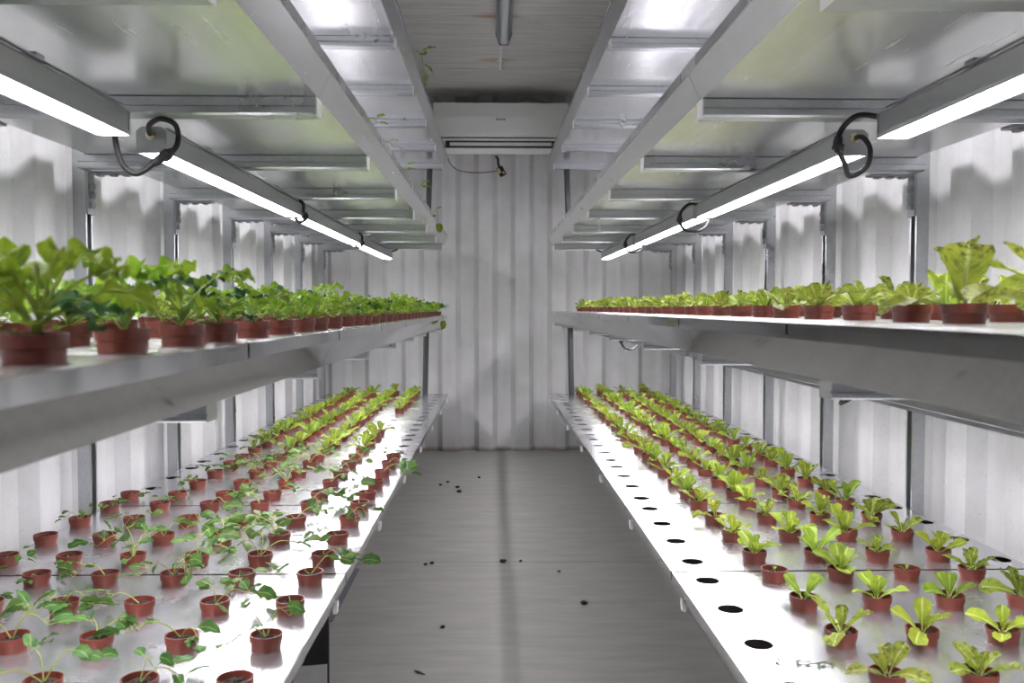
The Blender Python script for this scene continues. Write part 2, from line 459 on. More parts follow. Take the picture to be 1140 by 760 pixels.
SHELF = ['top tray', 'overhead tray', 'eye-level shelf', 'low bench']
for side, (sg, x0) in SIDES.items():
    xw = lambda u: x0 + sg * u
    TIER = TIERS[side]
    rack = empty('grow_rack', (0, 0, 0)); put(rack, side, 0, 0, 0)
    tag(rack, f'{side} galvanised steel rack carrying four long trays on wall posts and cross beams', 'rack', 'growing racks along the two walls')
    # posts
    y_post = [y + 0.045 for y in BEAM_Y[1:]]
    pm = strut_mesh(CEIL - 0.02, (lambda p, q, t: (xw(0.788 + 0.034) - sg * q, p, t)), None).mesh('post', M['strut'])
    for i, y in enumerate(y_post):
        o = bpy.data.objects.new('post', pm); COL.objects.link(o); o.parent = rack; o.location = (0, y, 0.001)
    # beams (web up, slot facing the viewer), with white end cap; brackets under each beam at the post
    def beam_meshes(hh, ua):
        q = hh / 0.034
        prof = [(-0.0205, 0.0), (0.0205, 0.0), (0.0205, -hh), (-0.017, -hh), (-0.0205, -hh + 0.004 * q), (-0.0205, -0.021 * q), (-0.0155, -0.0205 * q), (-0.0155, -0.0165 * q), (-0.0205, -0.016 * q)]
        mb_ = MB(); mb_.prism(prof, lambda p, q, t: (xw(t), p, q), ua, 0.786)
        mc = MB(); mc.prism([(-0.0215, 0.0), (0.0215, 0.0), (0.0215, -hh - 0.001), (-0.0215, -hh - 0.001)], lambda p, q, t: (xw(t), p, q), ua - 0.003, ua - 0.0002)
        return mb_.mesh('cross_beam', M['strut']), mc.mesh('end_cap', M['cap'])
    HH = [0.034, 0.034, 0.021, 0.034]; UA = [0.027, 0.027, 0.029, 0.10]
    BM = [beam_meshes(h, u) for h, u in zip(HH, UA)]
    mh = MB()
    mh.prism([(-0.004, -0.018), (0.0, -0.021), (0.005, -0.034), (0.004, -0.043), (-0.003, -0.042), (-0.0045, -0.028)], lambda p, q, t: (xw(p), t, q), -0.008, 0.008)
    hook_me = mh.mesh('hook_clip', M['cap'])
    for y in BEAM_Y[1:]:
        o = bpy.data.objects.new('hook_clip', hook_me); COL.objects.link(o); o.parent = rack; o.location = (0, y, TIER[3]); o['label'] = 'white plastic hook clip on the low bench edge'
    mk = MB()
    def kb(u0, u1, y0, y1, z0, z1):
        a, b = sorted((xw(u0), xw(u1))); mk.box(a, b, y0, y1, z0, z1)
    kb(0.660, 0.787, 0.000, 0.040, -0.006, 0.0)          # arm under the beam
    kb(0.781, 0.7875, 0.000, 0.040, -0.115, -0.0055)      # plate on the post
    for uu in (0.685, 0.72, 0.755): kb(uu - 0.008, uu + 0.008, 0.010, 0.030, -0.012, -0.0055)
    for zz in (-0.04, -0.065, -0.09): kb(0.774, 0.7815, 0.010, 0.030, zz - 0.008, zz + 0.008)
    kmesh = mk.mesh('angle_bracket', M['bracket'])
    for ti, T in enumerate(TIER):
        hh = HH[ti]
        for y in BEAM_Y:
            o = bpy.data.objects.new('cross_beam', BM[ti][0]); COL.objects.link(o); o.parent = rack; o.location = (0, y, T - 0.0715)
            if ti != 2:
              c = bpy.data.objects.new('end_cap', BM[ti][1]); COL.objects.link(c); c.parent = o; c['label'] = 'white plastic end cap'
            if y > BEAM_Y[0]:
                k = bpy.data.objects.new('angle_bracket', kmesh); COL.objects.link(k); k.parent = rack; k.location = (0, y + 0.025, T - 0.0715 - hh - 0.0005)
    # trays: open troughs with sloping sides, in lengths butted over every second beam
    sheet = 0.0015
    outer = [(0.002, -0.0205), (0.026, -0.070), (0.759, -0.070), (0.783, -0.0205)]
    inner = [(u + (0.0016 if u < 0.4 else -0.0016), h + (sheet if h < -0.05 else 0)) for (u, h) in outer[::-1]]
    cuts = [-0.105, 0.424, 1.710, 2.996, 4.282, END - 0.01]
    for T in TIER:
        for i, (ya, yb) in enumerate(zip(cuts, cuts[1:])):
            mt = MB()
            mt.prism([(u, h) for (u, h) in outer + inner], lambda p, q, t: (xw(p), t, q), ya + 0.0015, yb - 0.0015)
            # joint strap at the seam
            if i == len(cuts) - 2:
                mt.prism(outer, lambda p, q, t: (xw(p), t, q), yb - 0.003, yb - 0.0016)
            if i == 0:
                mt.prism(outer, lambda p, q, t: (xw(p), t, q), ya + 0.0016, ya + 0.003)
            # the aisle-side fold (outer skin) has shade painted into its colour on the lower trays
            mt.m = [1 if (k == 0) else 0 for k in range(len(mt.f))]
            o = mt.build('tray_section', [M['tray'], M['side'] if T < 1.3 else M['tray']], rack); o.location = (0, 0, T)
    # short aisle-side legs at the far end
    for (ta, tb, ua, ub_) in ((0, 1, 0.105, 0.120), (2, 3, 0.130, 0.140)):
        ml = MB(); zt = TIER[ta] - 0.0715 - HH[ta]; zb = TIER[tb] + 0.001
        yl = BEAM_Y[-1] - 0.012
        ml.tube([(xw(ub_), yl, zb), (xw(ua), yl, zt)], 0.019, 4)
        ml.build('leg', M['leg'], rack)['label'] = 'dark grey tube leg between two tiers at the far end'
    ml = MB(); ml.tube([(xw(0.40), BEAM_Y[-1] - 0.012, 0.0), (xw(0.40), BEAM_Y[-1] - 0.012, TIER[3] - 0.0715 - HH[3])], 0.019, 4)
    ml.build('leg', M['leg'], rack)

    # cover sheets
    lids = (lid_mesh(sg, M['lid']), lid_mesh(sg, M['side']))  # folded lips of the two lower tiers take the shade-darkened metal colour
    for ti, T in enumerate(TIER):
        base, rng = (1.83, range(-2, 6)) if ti == 3 else (1.13, range(-1, 7))
        for n_, j in enumerate(rng):
            y = base + 0.645 * j
            if ti == 0 and y + 0.645 < 1.8: continue
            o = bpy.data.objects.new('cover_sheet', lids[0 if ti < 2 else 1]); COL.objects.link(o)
            put(o, side, x0, y, T)
            first = n_ if ti else n_ - 2
            seen = 'by its folded edge' if ti < 2 else 'with rows of round holes'
            tag(o, f'galvanised cover sheet {seen}, {side} {SHELF[ti]}, {ORD[max(first,0)]} from the front', 'cover sheet', f'cover sheets of the {side} {SHELF[ti]}')

# ------------------------------------------------------------------ lamps
LAMP_SEG = [(0.37, 1.57), (1.74, 2.94), (2.99, 4.19), (4.25, 5.45)]
def make_lamp(sg):
    root = empty('strip_lamp')
    L = 1.2; w = 0.028
    prof = [(-w, -0.044), (-w, -0.010), (-w + 0.009, -0.002), (-w + 0.013, -0.0005), (w - 0.013, -0.0005), (w - 0.009, -0.002), (w, -0.010), (w, -0.044)]
    m = MB(); m.prism(prof, lambda p, q, t: (p, t, q), 0.004, L - 0.004)
    m.build('housing', M['alu'], root)
    m = MB(); m.box(-w - 0.003, -w + 0.001, 0.004, L - 0.004, -0.051, -0.0442); m.box(w - 0.001, w + 0.003, 0.004, L - 0.004, -0.051, -0.0442)
    for s in (-1, 1): m.box(s * (w - 0.006) - 0.003, s * (w - 0.006) + 0.003, 0.02, L - 0.02, -0.0005, 0.0018)
    m.build('edge_strip', M['grey'], root)
    m = MB()
    lens = [(-w + 0.0015, -0.0445), (w - 0.0015, -0.0445), (w - 0.003, -0.0495), (0.012, -0.0515), (-0.012, -0.0515), (-w + 0.003, -0.0495)]
    m.prism(lens, lambda p, q, t: (p, t, q), 0.005, L - 0.005)
    m.build('diffuser', M['lamp'], root)['label'] = 'glowing white diffuser'
    for y0, y1 in ((0.0, 0.0038), (L - 0.0038, L)):
        m = MB(); m.prism([(-w - 0.002, -0.052), (-w - 0.002, -0.009), (-w + 0.009, 0.0), (w - 0.009, 0.0), (w + 0.002, -0.009), (w + 0.002, -0.052)], lambda p, q, t: (p, t, q), y0, y1)
        e = m.build('end_plate', M['alu'], root)
        yy, yo = (y0, y0 - 0.012) if y0 == 0 else (y1, y1 + 0.012)
        g = MB(); g.tube([(0.0, yy, -0.018), (0.0, (yy + yo) / 2, -0.018)], 0.0105, 6); g.tube([(0.0, (yy + yo) / 2, -0.018), (0.0, yo, -0.018)], 0.0075, 12)
        g.build('cable_nut', M['brass'], e)
    for y in (0.30, 0.92):
        m = MB(); m.box(-0.018, 0.018, y - 0.012, y + 0.012, -0.0005, 0.0115)
        m.build('hanger_clip', M['bracket'], root)
    return root
lamp_proto = None
tier_names = ['under the top tray', 'under the overhead tray', 'under the eye-level shelf']
wh = ['nearest the entrance', 'second from the entrance', 'third from the entrance', 'nearest the back wall']
LX = {'left': (-0.870, -0.675, -0.640), 'right': (0.935, 0.722, 0.700)}
HANG = (0.034, 0.034, 0.021)
for side, (sg, x0) in SIDES.items():
    for ti in range(3):
        z = TIERS[side][ti] - 0.0715 - HANG[ti] - (0.0125, 0.0125, 0.0025)[ti]
        for i, (ya, yb) in enumerate(LAMP_SEG):
            if lamp_proto is None: lamp_proto = make_lamp(sg); o = lamp_proto
            else: o = dup(lamp_proto)
            o.rotation_euler = (0, 0, 0); put(o, side, LX[side][ti], ya, z)
            if ti == 2:
                for ch in o.children:
                    if ch.name.startswith('hanger_clip'): ch.scale.z = 0.15
            tag(o, f'lit white strip lamp {tier_names[ti]} of the {side} rack, {wh[i]}', 'lamp', 'strip lamps under the trays')
        # cable loops bridging the lamps
        x = LX[side][ti]; zc = z - 0.018
        for i in range(3):
            ya, yb = LAMP_SEG[i][1] + 0.010, LAMP_SEG[i + 1][0] - 0.010
            if ti == 2 and (side == 'left' or i == 1):
                pts = [(x, ya - 0.004, zc), (x + 0.004, ya + (yb - ya) * 0.3, zc + 0.004), (x - 0.004, ya + (yb - ya) * 0.7, zc + 0.004), (x, yb + 0.004, zc)]
                ci = 9
            elif side == 'right':
                k = [1.0, 0.95, 0.85][i] if ti < 2 else [0.62, 1, 0.8][i]
                pts = [(x, ya - 0.004, zc), (x - 0.012, ya + 0.02, zc + 0.012), (x - 0.045 * k, ya + 0.035, zc + 0.018), (x - 0.072 * k, ya + 0.04, zc - 0.005), (x - 0.078 * k, ya + 0.045, zc - 0.035 * k),
                       (x - 0.062 * k, ya + 0.05, zc - 0.070 * k), (x - 0.032 * k, yb - 0.05, zc - 0.084 * k), (x + 0.002, yb - 0.045, zc - 0.066 * k), (x + 0.014, yb - 0.035, zc - 0.03 * k), (x + 0.006, yb - 0.02, zc - 0.004), (x, yb + 0.004, zc)]
                ci = 24
            else:
                k = [1.0, 0.5, 0.5][i]
                pts = [(x, ya - 0.004, zc), (x - 0.008, ya + 0.018, zc - 0.004), (x - 0.014 * k, ya + 0.03, zc - 0.035 * k), (x - 0.006 * k, ya + 0.04, zc - 0.075 * k), (x + 0.018 * k, ya + 0.045, zc - 0.092 * k),
                       (x + 0.052 * k, ya + 0.05, zc - 0.068 * k), (x + 0.074 * k, yb - 0.06, zc - 0.034 * k), (x + 0.072 * k, yb - 0.055, zc + 0.006), (x + 0.042 * k, yb - 0.05, zc + 0.020), (x + 0.012 * k, yb - 0.03, zc + 0.012), (x, yb + 0.004, zc)]
                ci = 32
            P = smooth_path(pts, 6)
            c = empty('lamp_cable', (x, (ya + yb) / 2, zc))
            off = Vector(c.location); put(c, side, x, (ya + yb) / 2, zc)
            m = MB(); m.tube([p - off for p in P], 0.0052, 8); m.build('flex', M['black'], c, smooth=True)
            m = MB(); a = ci
            m.tube([P[a - 3] - off, P[a - 1] - off, P[a] - off, P[a + 2] - off], [0.0075, 0.0085, 0.0095, 0.008], 10); m.tube([P[a] - off, P[a + 1] - off], 0.0115, 10)
            m.build('connector', M['black'], c, smooth=True)
            tag(c, f'looped black cable joining the {ORD[i]} and {ORD[i+1]} lamps {tier_names[ti]} of the {side} rack'.replace('of the ', 'on '), 'cable', 'cable loops between lamps')
    # tail of the last lamp
    m = MB(); z = TIERS[side][1] - 0.0715 - 0.034 - 0.0125
    x = place(side, LX[side][1], 5.456)[0]
    m.tube(smooth_path([(x, 5.456, z - 0.018), (x - 0.01, 5.475, z - 0.010), (x - 0.03 * sg, 5.49, z + 0.0), (x - 0.055 * sg, 5.5, z + 0.012)], 5), 0.005, 8)
    tag(m.build('cable_tail', M['black'], None, smooth=True), f'short black cable tail on the farthest lamp of the {side} overhead tray', 'cable')

# ------------------------------------------------------------------ ceiling light, air conditioner, plug
root = empty('ceiling_light', (0.052, 3.4, CEIL))
m = MB(); m.prism([(-0.040, -0.001), (-0.040, -0.018), (-0.026, -0.030), (-0.022, -0.062), (-0.012, -0.072), (0.012, -0.072), (0.022, -0.062), (0.026, -0.030), (0.040, -0.018), (0.040, -0.001)], lambda p, q, t: (p, t, q), -0.9, 1.18)
m.build('housing', M['tubeglass'], root)
m = MB()
for s in (-1, 1): m.box(s * 0.031 - 0.003, s * 0.031 + 0.003, -0.9, 1.18, -0.044, -0.0255)
m.build('side_rail', M['alu'], root)
m = MB(); m.prism([(-0.043, -0.001), (-0.043, -0.020), (-0.025, -0.075), (0.025, -0.075), (0.043, -0.020), (0.043, -0.001)], lambda p, q, t: (p, t, q), 1.181, 1.192)
m.build('end_cap', M['grey'], root)
tag(root, 'unlit grey strip light running along the middle of the ceiling', 'light')
m = MB(); m.box(0.030, 0.046, 4.60, 5.26, CEIL - 0.022, CEIL - 0.001); m.box(0.018, 0.058, 5.10, 5.14, CEIL - 0.006, CEIL - 0.0005)
tag(m.build('cable_duct', M['cap'], None, bevel=0.002), 'thin white cable duct on the ceiling past the end of the strip light', 'duct')

ac = empty('air_conditioner', (0.045, YB - 0.001, EYE + 1.03))
tag(ac, 'white wall-mounted air conditioner high on the back wall below the ceiling', 'air conditioner')
hw = 0.438
m = MB()
m.prism([(-0.004, 0.302), (-0.004, 0.045), (-0.040, 0.004), (-0.120, 0.0), (-0.168, 0.020), (-0.176, 0.062), (-0.205, 0.078), (-0.215, 0.292), (-0.200, 0.302)], lambda p, q, t: (t, p, q), -hw + 0.003, hw - 0.003)
m.build('body', M['acw'], ac)
m = MB(); m.prism([(-0.206, 0.086), (-0.2235, 0.092), (-0.231, 0.215), (-0.229, 0.304), (-0.214, 0.306)], lambda p, q, t: (t, p, q), -hw, hw)
m.build('front_panel', M['acw'], ac, bevel=0.003)
m = MB(); m.box(-hw + 0.075, hw - 0.075, -0.186, -0.1705, 0.022, 0.068)
m.build('air_outlet', M['acd'], ac)
for z0, z1, y0 in ((0.030, 0.0545, -0.200),):
    m = MB(); m.prism([(y0, z0 + 0.002), (y0 - 0.003, z0 + 0.004), (y0 + 0.006, z1), (y0 + 0.012, z1 - 0.001)], lambda p, q, t: (t, p, q), -hw + 0.105, hw - 0.105)
    m.build('louvre', M['acw'], ac)
m = MB(); m.box(-hw + 0.004, hw - 0.004, -0.2095, -0.2060, 0.0785, 0.0865)
m.build('panel_gap', M['acd'], ac)
cu = bpy.data.curves.new('logo_lettering', 'FONT'); cu.body = 'Panasonic'; cu.size = 0.0165; cu.extrude = 0.0006; cu.align_x = 'CENTER'; cu.offset = 0.0004
tmp = bpy.data.objects.new('lettering_source', cu); COL.objects.link(tmp); bpy.context.view_layer.update()
lme = bpy.data.meshes.new_from_object(tmp.evaluated_get(bpy.context.evaluated_depsgraph_get())); bpy.data.objects.remove(tmp); lme.materials.clear()
lo = bpy.data.objects.new('logo_lettering', lme); COL.objects.link(lo); lo.parent = ac
lo.location = (0.0, -0.2320, 0.192); lo.rotation_euler = (R(90), 0, 0); lo.data.materials.append(M['logo'])
lo['label'] = 'small dark brand lettering'
m = MB(); m.tube(smooth_path([(0.02, YB - 0.10, EYE + 1.352), (0.10, YB - 0.11, EYE + 1.362), (0.20, YB - 0.11, EYE + 1.385), (0.30, YB - 0.10, EYE + 1.380), (0.40, YB - 0.06, EYE + 1.352)], 6), 0.011, 10)
tag(m.build('refrigerant_pipe', M['grey'], None, smooth=True), 'grey insulated pipe arching over the top of the air conditioner', 'pipe')

pl = empty('power_plug', (0.045, YB - 0.07, EYE + 0.925))
m = MB(); m.box(-0.022, 0.022, -0.016, 0.016, -0.042, 0.022); b = m.build('plug_body', M['black'], pl, bevel=0.005); b.rotation_euler = (0, R(-28), 0)
m = MB(); m.box(-0.021, -0.004, -0.019, -0.0162, -0.020, 0.015); m.box(0.002, 0.014, -0.019, -0.0162, -0.034, -0.018); b2 = m.build('sticker', M['yellow'], b)
m = MB(); m.tube(smooth_path([(-0.010, 0, 0.020), (-0.016, 0.0, 0.045), (-0.018, 0.0, 0.075), (-0.028, 0.02, 0.090), (-0.030, 0.05, 0.098)], 5), 0.008, 8); m.build('cord', M['black'], pl, smooth=True)
tag(pl, 'black plug with a yellow sticker hanging below the air conditioner', 'plug')
m = MB(); m.tube(smooth_path([(-0.292, 5.62, EYE + 0.955), (-0.285, 5.70, EYE + 0.940), (-0.245, 5.80, EYE + 0.915), (-0.17, 5.85, EYE + 0.905), (-0.08, 5.86, EYE + 0.905), (0.0, 5.862, EYE + 0.913), (0.026, 5.865, EYE + 0.920)], 6), 0.0032, 6)
tag(m.build('thin_wire', M['wire'], None, smooth=True), 'thin dark red wire sagging from the left top tray to the plug', 'wire')

# ------------------------------------------------------------------ plants
def leaf(m, base, az, el, pet, L, W, droop, shape='spoon', cup=0.25, ruffle=0.0, roll=0.0, nx=6, ny=9, r=0.0011, mat=0, zmin=None, rnd=random, pet_droop=0.0, twist=0.0):
    """petiole tube and a curved blade; zmin keeps it above the sheet it lies on"""
    base = Vector(base); p = base.copy(); e = el
    path = [p.copy()]
    steps = 4
    for i in range(steps):
        e -= pet_droop / steps
        p = p + Vector((math.cos(az) * math.cos(e), math.sin(az) * math.cos(e), math.sin(e))) * (pet / steps)
        if zmin is not None and p.z < zmin: p.z = zmin
        path.append(p.copy())
    # midrib goes on along the blade
    mid = []; q = p.copy(); ee = e
    az2 = az
    for j in range(ny + 1):
        mid.append((q.copy(), ee, az2))
        ee -= droop / ny; az2 += twist / ny
        q = q + Vector((math.cos(az2) * math.cos(ee), math.sin(az2) * math.cos(ee), math.sin(ee))) * (L / ny)
        if zmin is not None and q.z < zmin: q.z = zmin
    ph = rnd.uniform(0, 6)
    rows = []
    for j, (c, ee, a2) in enumerate(mid):
        v = j / ny
        if shape == 'spoon': w = W * (0.20 + 0.80 * math.sin(PI * min(1, (v ** 1.05) * 0.62)) ** 1.1) * (1 if v < 0.80 else math.sqrt(max(0.0, 1 - ((v - 0.80) / 0.205) ** 2)))
        elif shape == 'round': w = W * math.sqrt(max(0.0, 1 - ((v - 0.46) / 0.545) ** 2)) * (1.05 - 0.18 * v)
        elif shape == 'kale': w = W * (math.sin(PI * v ** 0.72) ** 0.62 if 0 < v < 1 else 0.06)
        else: w = W * (math.sin(PI * v ** 0.85) ** 0.9 if 0 < v < 1 else 0.05)
        side = Vector((-math.sin(a2), math.cos(a2), 0))
        tang = Vector((math.cos(a2) * math.cos(ee), math.sin(a2) * math.cos(ee), math.sin(ee)))
        nor = tang.cross(side) * -1
        nor = side.cross(tang) * -1 if False else tang.cross(side)
        if nor.dot(Vector((-math.cos(a2) * math.sin(ee), -math.sin(a2) * math.sin(ee), math.cos(ee)))) < 0: nor = -nor
        s2 = side * math.cos(roll) + nor * math.sin(roll); n2 = nor * math.cos(roll) - side * math.sin(roll)
        row = []
        for i in range(nx + 1):
            u = i / nx; d = (u - 0.5) * 2
            off = s2 * (d * w * 0.5) + n2 * (cup * w * 0.5 * d * d)
            if ruffle: off += n2 * (ruffle * abs(d) ** 1.5 * math.sin(v * 17 + ph + (2.1 if d > 0 else 0))) + s2 * (ruffle * 0.5 * d * math.sin(v * 23 + ph))
            off += n2 * (0.06 * W * math.sin(u * 9 + ph) * math.sin(v * 10 + ph))
            pt = c + off
            if zmin is not None and pt.z < zmin - 0.001: pt.z = zmin - 0.001
            row.append(m.vert(pt, (u, v)))
        rows.append(row)
    for a_, b_ in zip(rows, rows[1:]):
        for i in range(nx): m.face((a_[i], a_[i + 1], b_[i + 1], b_[i]), mat)
    pp = path + [c for (c, _, _) in mid[1:int(ny * 0.75)]]
    n_ = len(pp)
    m.tube(pp, [r * (1 - 0.7 * i / n_) for i in range(n_)], 5, mat, caps=False)

SOIL_Z = 0.0165
def pot_obj(parent):
    m = MB()
    prof = [(0.0170, -0.030), (0.0205, -0.0295), (0.0236, -0.001), (0.0246, 0.012), (0.0262, 0.0125), (0.0268, 0.0235), (0.0266, 0.0245), (0.0248, 0.0245), (0.0232, 0.013), (0.0195, -0.026)]
    m.lathe(prof, 28)
    return m.build('pot', M['pot'], parent, smooth=True, angle=40)
def soil_obj(parent):
    m = MB(); rnd = random.Random(3)
    n = 20; rings = []
    for r in (0.0001, 0.006, 0.012, 0.018, 0.0234):
        rings.append([m.vert((r * math.cos(2 * PI * k / n), r * math.sin(2 * PI * k / n), SOIL_Z + rnd.uniform(-0.0018, 0.0022) - (0.001 if r > 0.02 else 0))) for k in range(n)])
    for a, b in zip(rings, rings[1:]):
        for k in range(n): m.face((a[k], a[(k + 1) % n], b[(k + 1) % n], b[k]))
    for i in range(16):
        a = rnd.uniform(0, 6.28); r = rnd.uniform(0, 0.019)
        m.blob((r * math.cos(a), r * math.sin(a), SOIL_Z + 0.001), *(rnd.uniform(0.0015, 0.0032) for _ in range(3)), seed=i, nu=6, nv=4)
    return m.build('soil', M['soil'], parent, smooth=True, fix=False)

def lettuce_mesh(seed, mat, scale=1.0, n=None, spread=0.0):
    rnd = random.Random(seed); m = MB()
    n = n or rnd.choice((5, 6, 6, 7, 8)); a0 = rnd.uniform(0, 6.28)
    for i in range(n):
        k = i / max(1, n - 1)                       # 0 outer .. 1 inner
        az = a0 + i * 2.4 + rnd.uniform(-0.4, 0.4)
        el = R(36 + 46 * k + rnd.uniform(-10, 12) - spread * (1 - k) * 22)
        L = (0.052 - 0.012 * abs(k - 0.45) + rnd.uniform(-0.008, 0.010)) * scale * (1 - 0.25 * k * k)
        W = L * rnd.uniform(0.52, 0.70)
        leaf(m, (0.003 * math.cos(az), 0.003 * math.sin(az), SOIL_Z), az, el, rnd.uniform(0.006, 0.014) * scale, L, W, R(rnd.uniform(5, 45)) * (1.2 - 0.6 * k) + spread * R(20), 'spoon', rnd.uniform(0.15, 0.5), 0.0012, rnd.uniform(-0.5, 0.5), rnd=rnd, r=0.0016)
    return m.mesh('lettuce_foliage', M[mat], smooth=True, fix=False)

def kale_mesh(seed, scale=1.0, n=7, big=False, dark=0.15):
    rnd = random.Random(seed); m = MB(); a0 = rnd.uniform(0, 6.28)
    # short main stem
    top = Vector((rnd.uniform(-0.006, 0.006), rnd.uniform(-0.006, 0.006), SOIL_Z + 0.018 * scale))
    m.tube([(0, 0, SOIL_Z - 0.002), top * 0.5 + Vector((0, 0, SOIL_Z * .5)), top], [0.0022, 0.002, 0.0018], 6)
    for i in range(n):
        k = i / max(1, n - 1)
        az = a0 + i * 2.4 + rnd.uniform(-0.5, 0.5)
        el = R(rnd.uniform(38, 62) + 18 * k)
        L = rnd.uniform(0.028, 0.054) * scale * (1.0 if k < 0.75 else 0.7)
        W = L * rnd.uniform(0.62, 0.86)
        leaf(m, top * (0.4 + 0.6 * k) + Vector((0, 0, SOIL_Z * (0.6 - 0.6 * k))), az, el, rnd.uniform(0.016, 0.046) * scale, L, W, R(rnd.uniform(40, 95)), 'kale', rnd.uniform(-0.15, 0.3), 0.0042 * scale, rnd.uniform(-0.6, 0.6), rnd=rnd, pet_droop=R(rnd.uniform(5, 30)), r=0.0014 * scale, nx=8, ny=15, mat=1 if rnd.random() < dark else 0)
    # small round seed leaves low on the stem
    for i in range(rnd.choice((2, 3, 4))):
        az = rnd.uniform(0, 6.28)
        leaf(m, (0, 0, SOIL_Z + 0.006), az, R(rnd.uniform(5, 40)), rnd.uniform(0.016, 0.03), 0.015 * scale, 0.017 * scale, R(40), 'round', 0.1, 0, rnd=rnd, r=0.0008, nx=4, ny=5)
    return m.mesh('kale_foliage', [M['kale'], M['kaledark']], smooth=True, fix=False)

def leggy_mesh(seed, n=2, reach=0.075, leafy=1.0, up=0.0):
    """thin stems that have fallen over the rim, leaves lying near the sheet"""
    rnd = random.Random(seed); m = MB(); a0 = rnd.uniform(0, 6.28)
    for s in range(n):
        az = a0 + s * rnd.uniform(1.2, 2.6)
        L = reach * rnd.uniform(0.7, 1.25); h = rnd.uniform(0.030, 0.040) + up * rnd.uniform(0.5, 1)
        end = rnd.uniform(0.007, 0.018) + up
        ctl = [(0, 0, SOIL_Z), (0.25 * L, 0, SOIL_Z + (h - SOIL_Z) * 0.7), (0.52 * L, 0.08 * L, h), (0.8 * L, 0.12 * L, (h + end) / 2), (L, 0.1 * L, end)]
        rot = Matrix.Rotation(az, 3, 'Z')
        P = smooth_path([rot @ Vector(c) for c in ctl], 4)
        m.tube(P, [0.0013 - 0.0006 * i / len(P) for i in range(len(P))], 5)
        nl = max(1, int(rnd.choice((3, 3, 4, 5)) * leafy))
        for i in range(nl):
            t = 1.0 if i == 0 else rnd.uniform(0.45, 0.95)
            b = P[int(t * (len(P) - 1))]
            la = az + (rnd.uniform(-0.3, 0.5) if i == 0 else rnd.choice((-1, 1)) * rnd.uniform(0.5, 1.4))
            LL = rnd.uniform(0.028, 0.044) * (1 if i < 2 else 0.75)
            leaf(m, b, la, R(rnd.uniform(-10, 35) + up * 400), rnd.uniform(0.008, 0.02), LL, LL * rnd.uniform(0.55, 0.8), R(rnd.uniform(20, 70)), rnd.choice(('kale', 'round', 'oval')), rnd.uniform(-0.2, 0.35), 0.0012, rnd.uniform(-0.9, 0.9), rnd=rnd, zmin=0.0075, r=0.0008, nx=5, ny=7)
    return m.mesh('seedling_foliage', M['seedling'], smooth=True, fix=False)

def stub_mesh(seed):
    rnd = random.Random(seed); m = MB()
    for i in range(3):
        leaf(m, (0.002 * i, 0, SOIL_Z), rnd.uniform(0, 6.28), R(rnd.uniform(25, 70)), 0.004, rnd.uniform(0.010, 0.016), 0.007, R(30), 'spoon', 0.3, 0, rnd=rnd, r=0.0008, nx=4, ny=5)
    return m.mesh('sprout', M['lettuce'], smooth=True, fix=False)

proto = empty('pot_master')
POT = pot_obj(proto); SOIL = soil_obj(proto)
pot_me, soil_me = POT.data, SOIL.data
for o in (POT, SOIL, proto): bpy.data.objects.remove(o)

LET = [lettuce_mesh(100 + i, 'lettuce') for i in range(12)]
LETS = [lettuce_mesh(140 + i, 'speckled', spread=0.3) for i in range(6)]
LETO = [lettuce_mesh(160 + i, 'speckled' if i % 2 else 'lettuce', 1.08, spread=0.5) for i in range(8)]
LETBIG = [lettuce_mesh(180 + i, 'speckled', 1.55, n=8, spread=0.7) for i in range(4)]
KALE = [kale_mesh(200 + i, 1.02, n=9) for i in range(12)]
KALEBIG = [kale_mesh(230 + i, 1.12, n=12, dark=0.2) for i in range(4)]
LEG = [leggy_mesh(300 + i, n=1 + i % 3, reach=0.06 + 0.012 * (i % 4), up=0.012 * (i % 3)) for i in range(14)]
LEGBIG = [leggy_mesh(340 + i, n=4, reach=0.085, leafy=1.6, up=0.03) for i in range(3)]
STUB = [stub_mesh(400), stub_mesh(401)]

def plant(name, part, me, x, y, z, label, cat, group, rz=None, sc=None, tilt=0.03):
    r = bpy.data.objects.new(name, None); COL.objects.link(r); r.empty_display_size = 0.03
    r.location = (*place('left' if x < 0 else 'right', x, y), z)
    r.rotation_euler = (random.uniform(-tilt, tilt), random.uniform(-tilt, tilt), random.uniform(0, 2 * PI) if rz is None else rz)
    tag(r, label, cat, group)
    for nm, d in (('pot', pot_me), ('soil', soil_me), (part, me)):
        if d is None: continue
        o = bpy.data.objects.new(nm, d); COL.objects.link(o); o.parent = r
        if nm == part:
            s = sc or random.uniform(0.85, 1.15); o.scale = (s, s, s * random.uniform(0.92, 1.1))
            o.location = (0, 0, SOIL_Z * (1 - o.scale[2]))
    return r

COLS = [0.062 + 0.138 * i for i in range(6)]
def rows(base, y_lo, y_hi):
    out = []
    for j in range(-3, 8):
        for v in (0.07, 0.24, 0.41, 0.58):
            y = base + 0.645 * j + v
            if y_lo < y < y_hi: out.append(y)
    return out
PLACE = ['nearest the aisle', 'second from the aisle', 'third from the aisle', 'fourth from the aisle', 'fifth from the aisle', 'next to the wall']
rnd = random.Random(11)

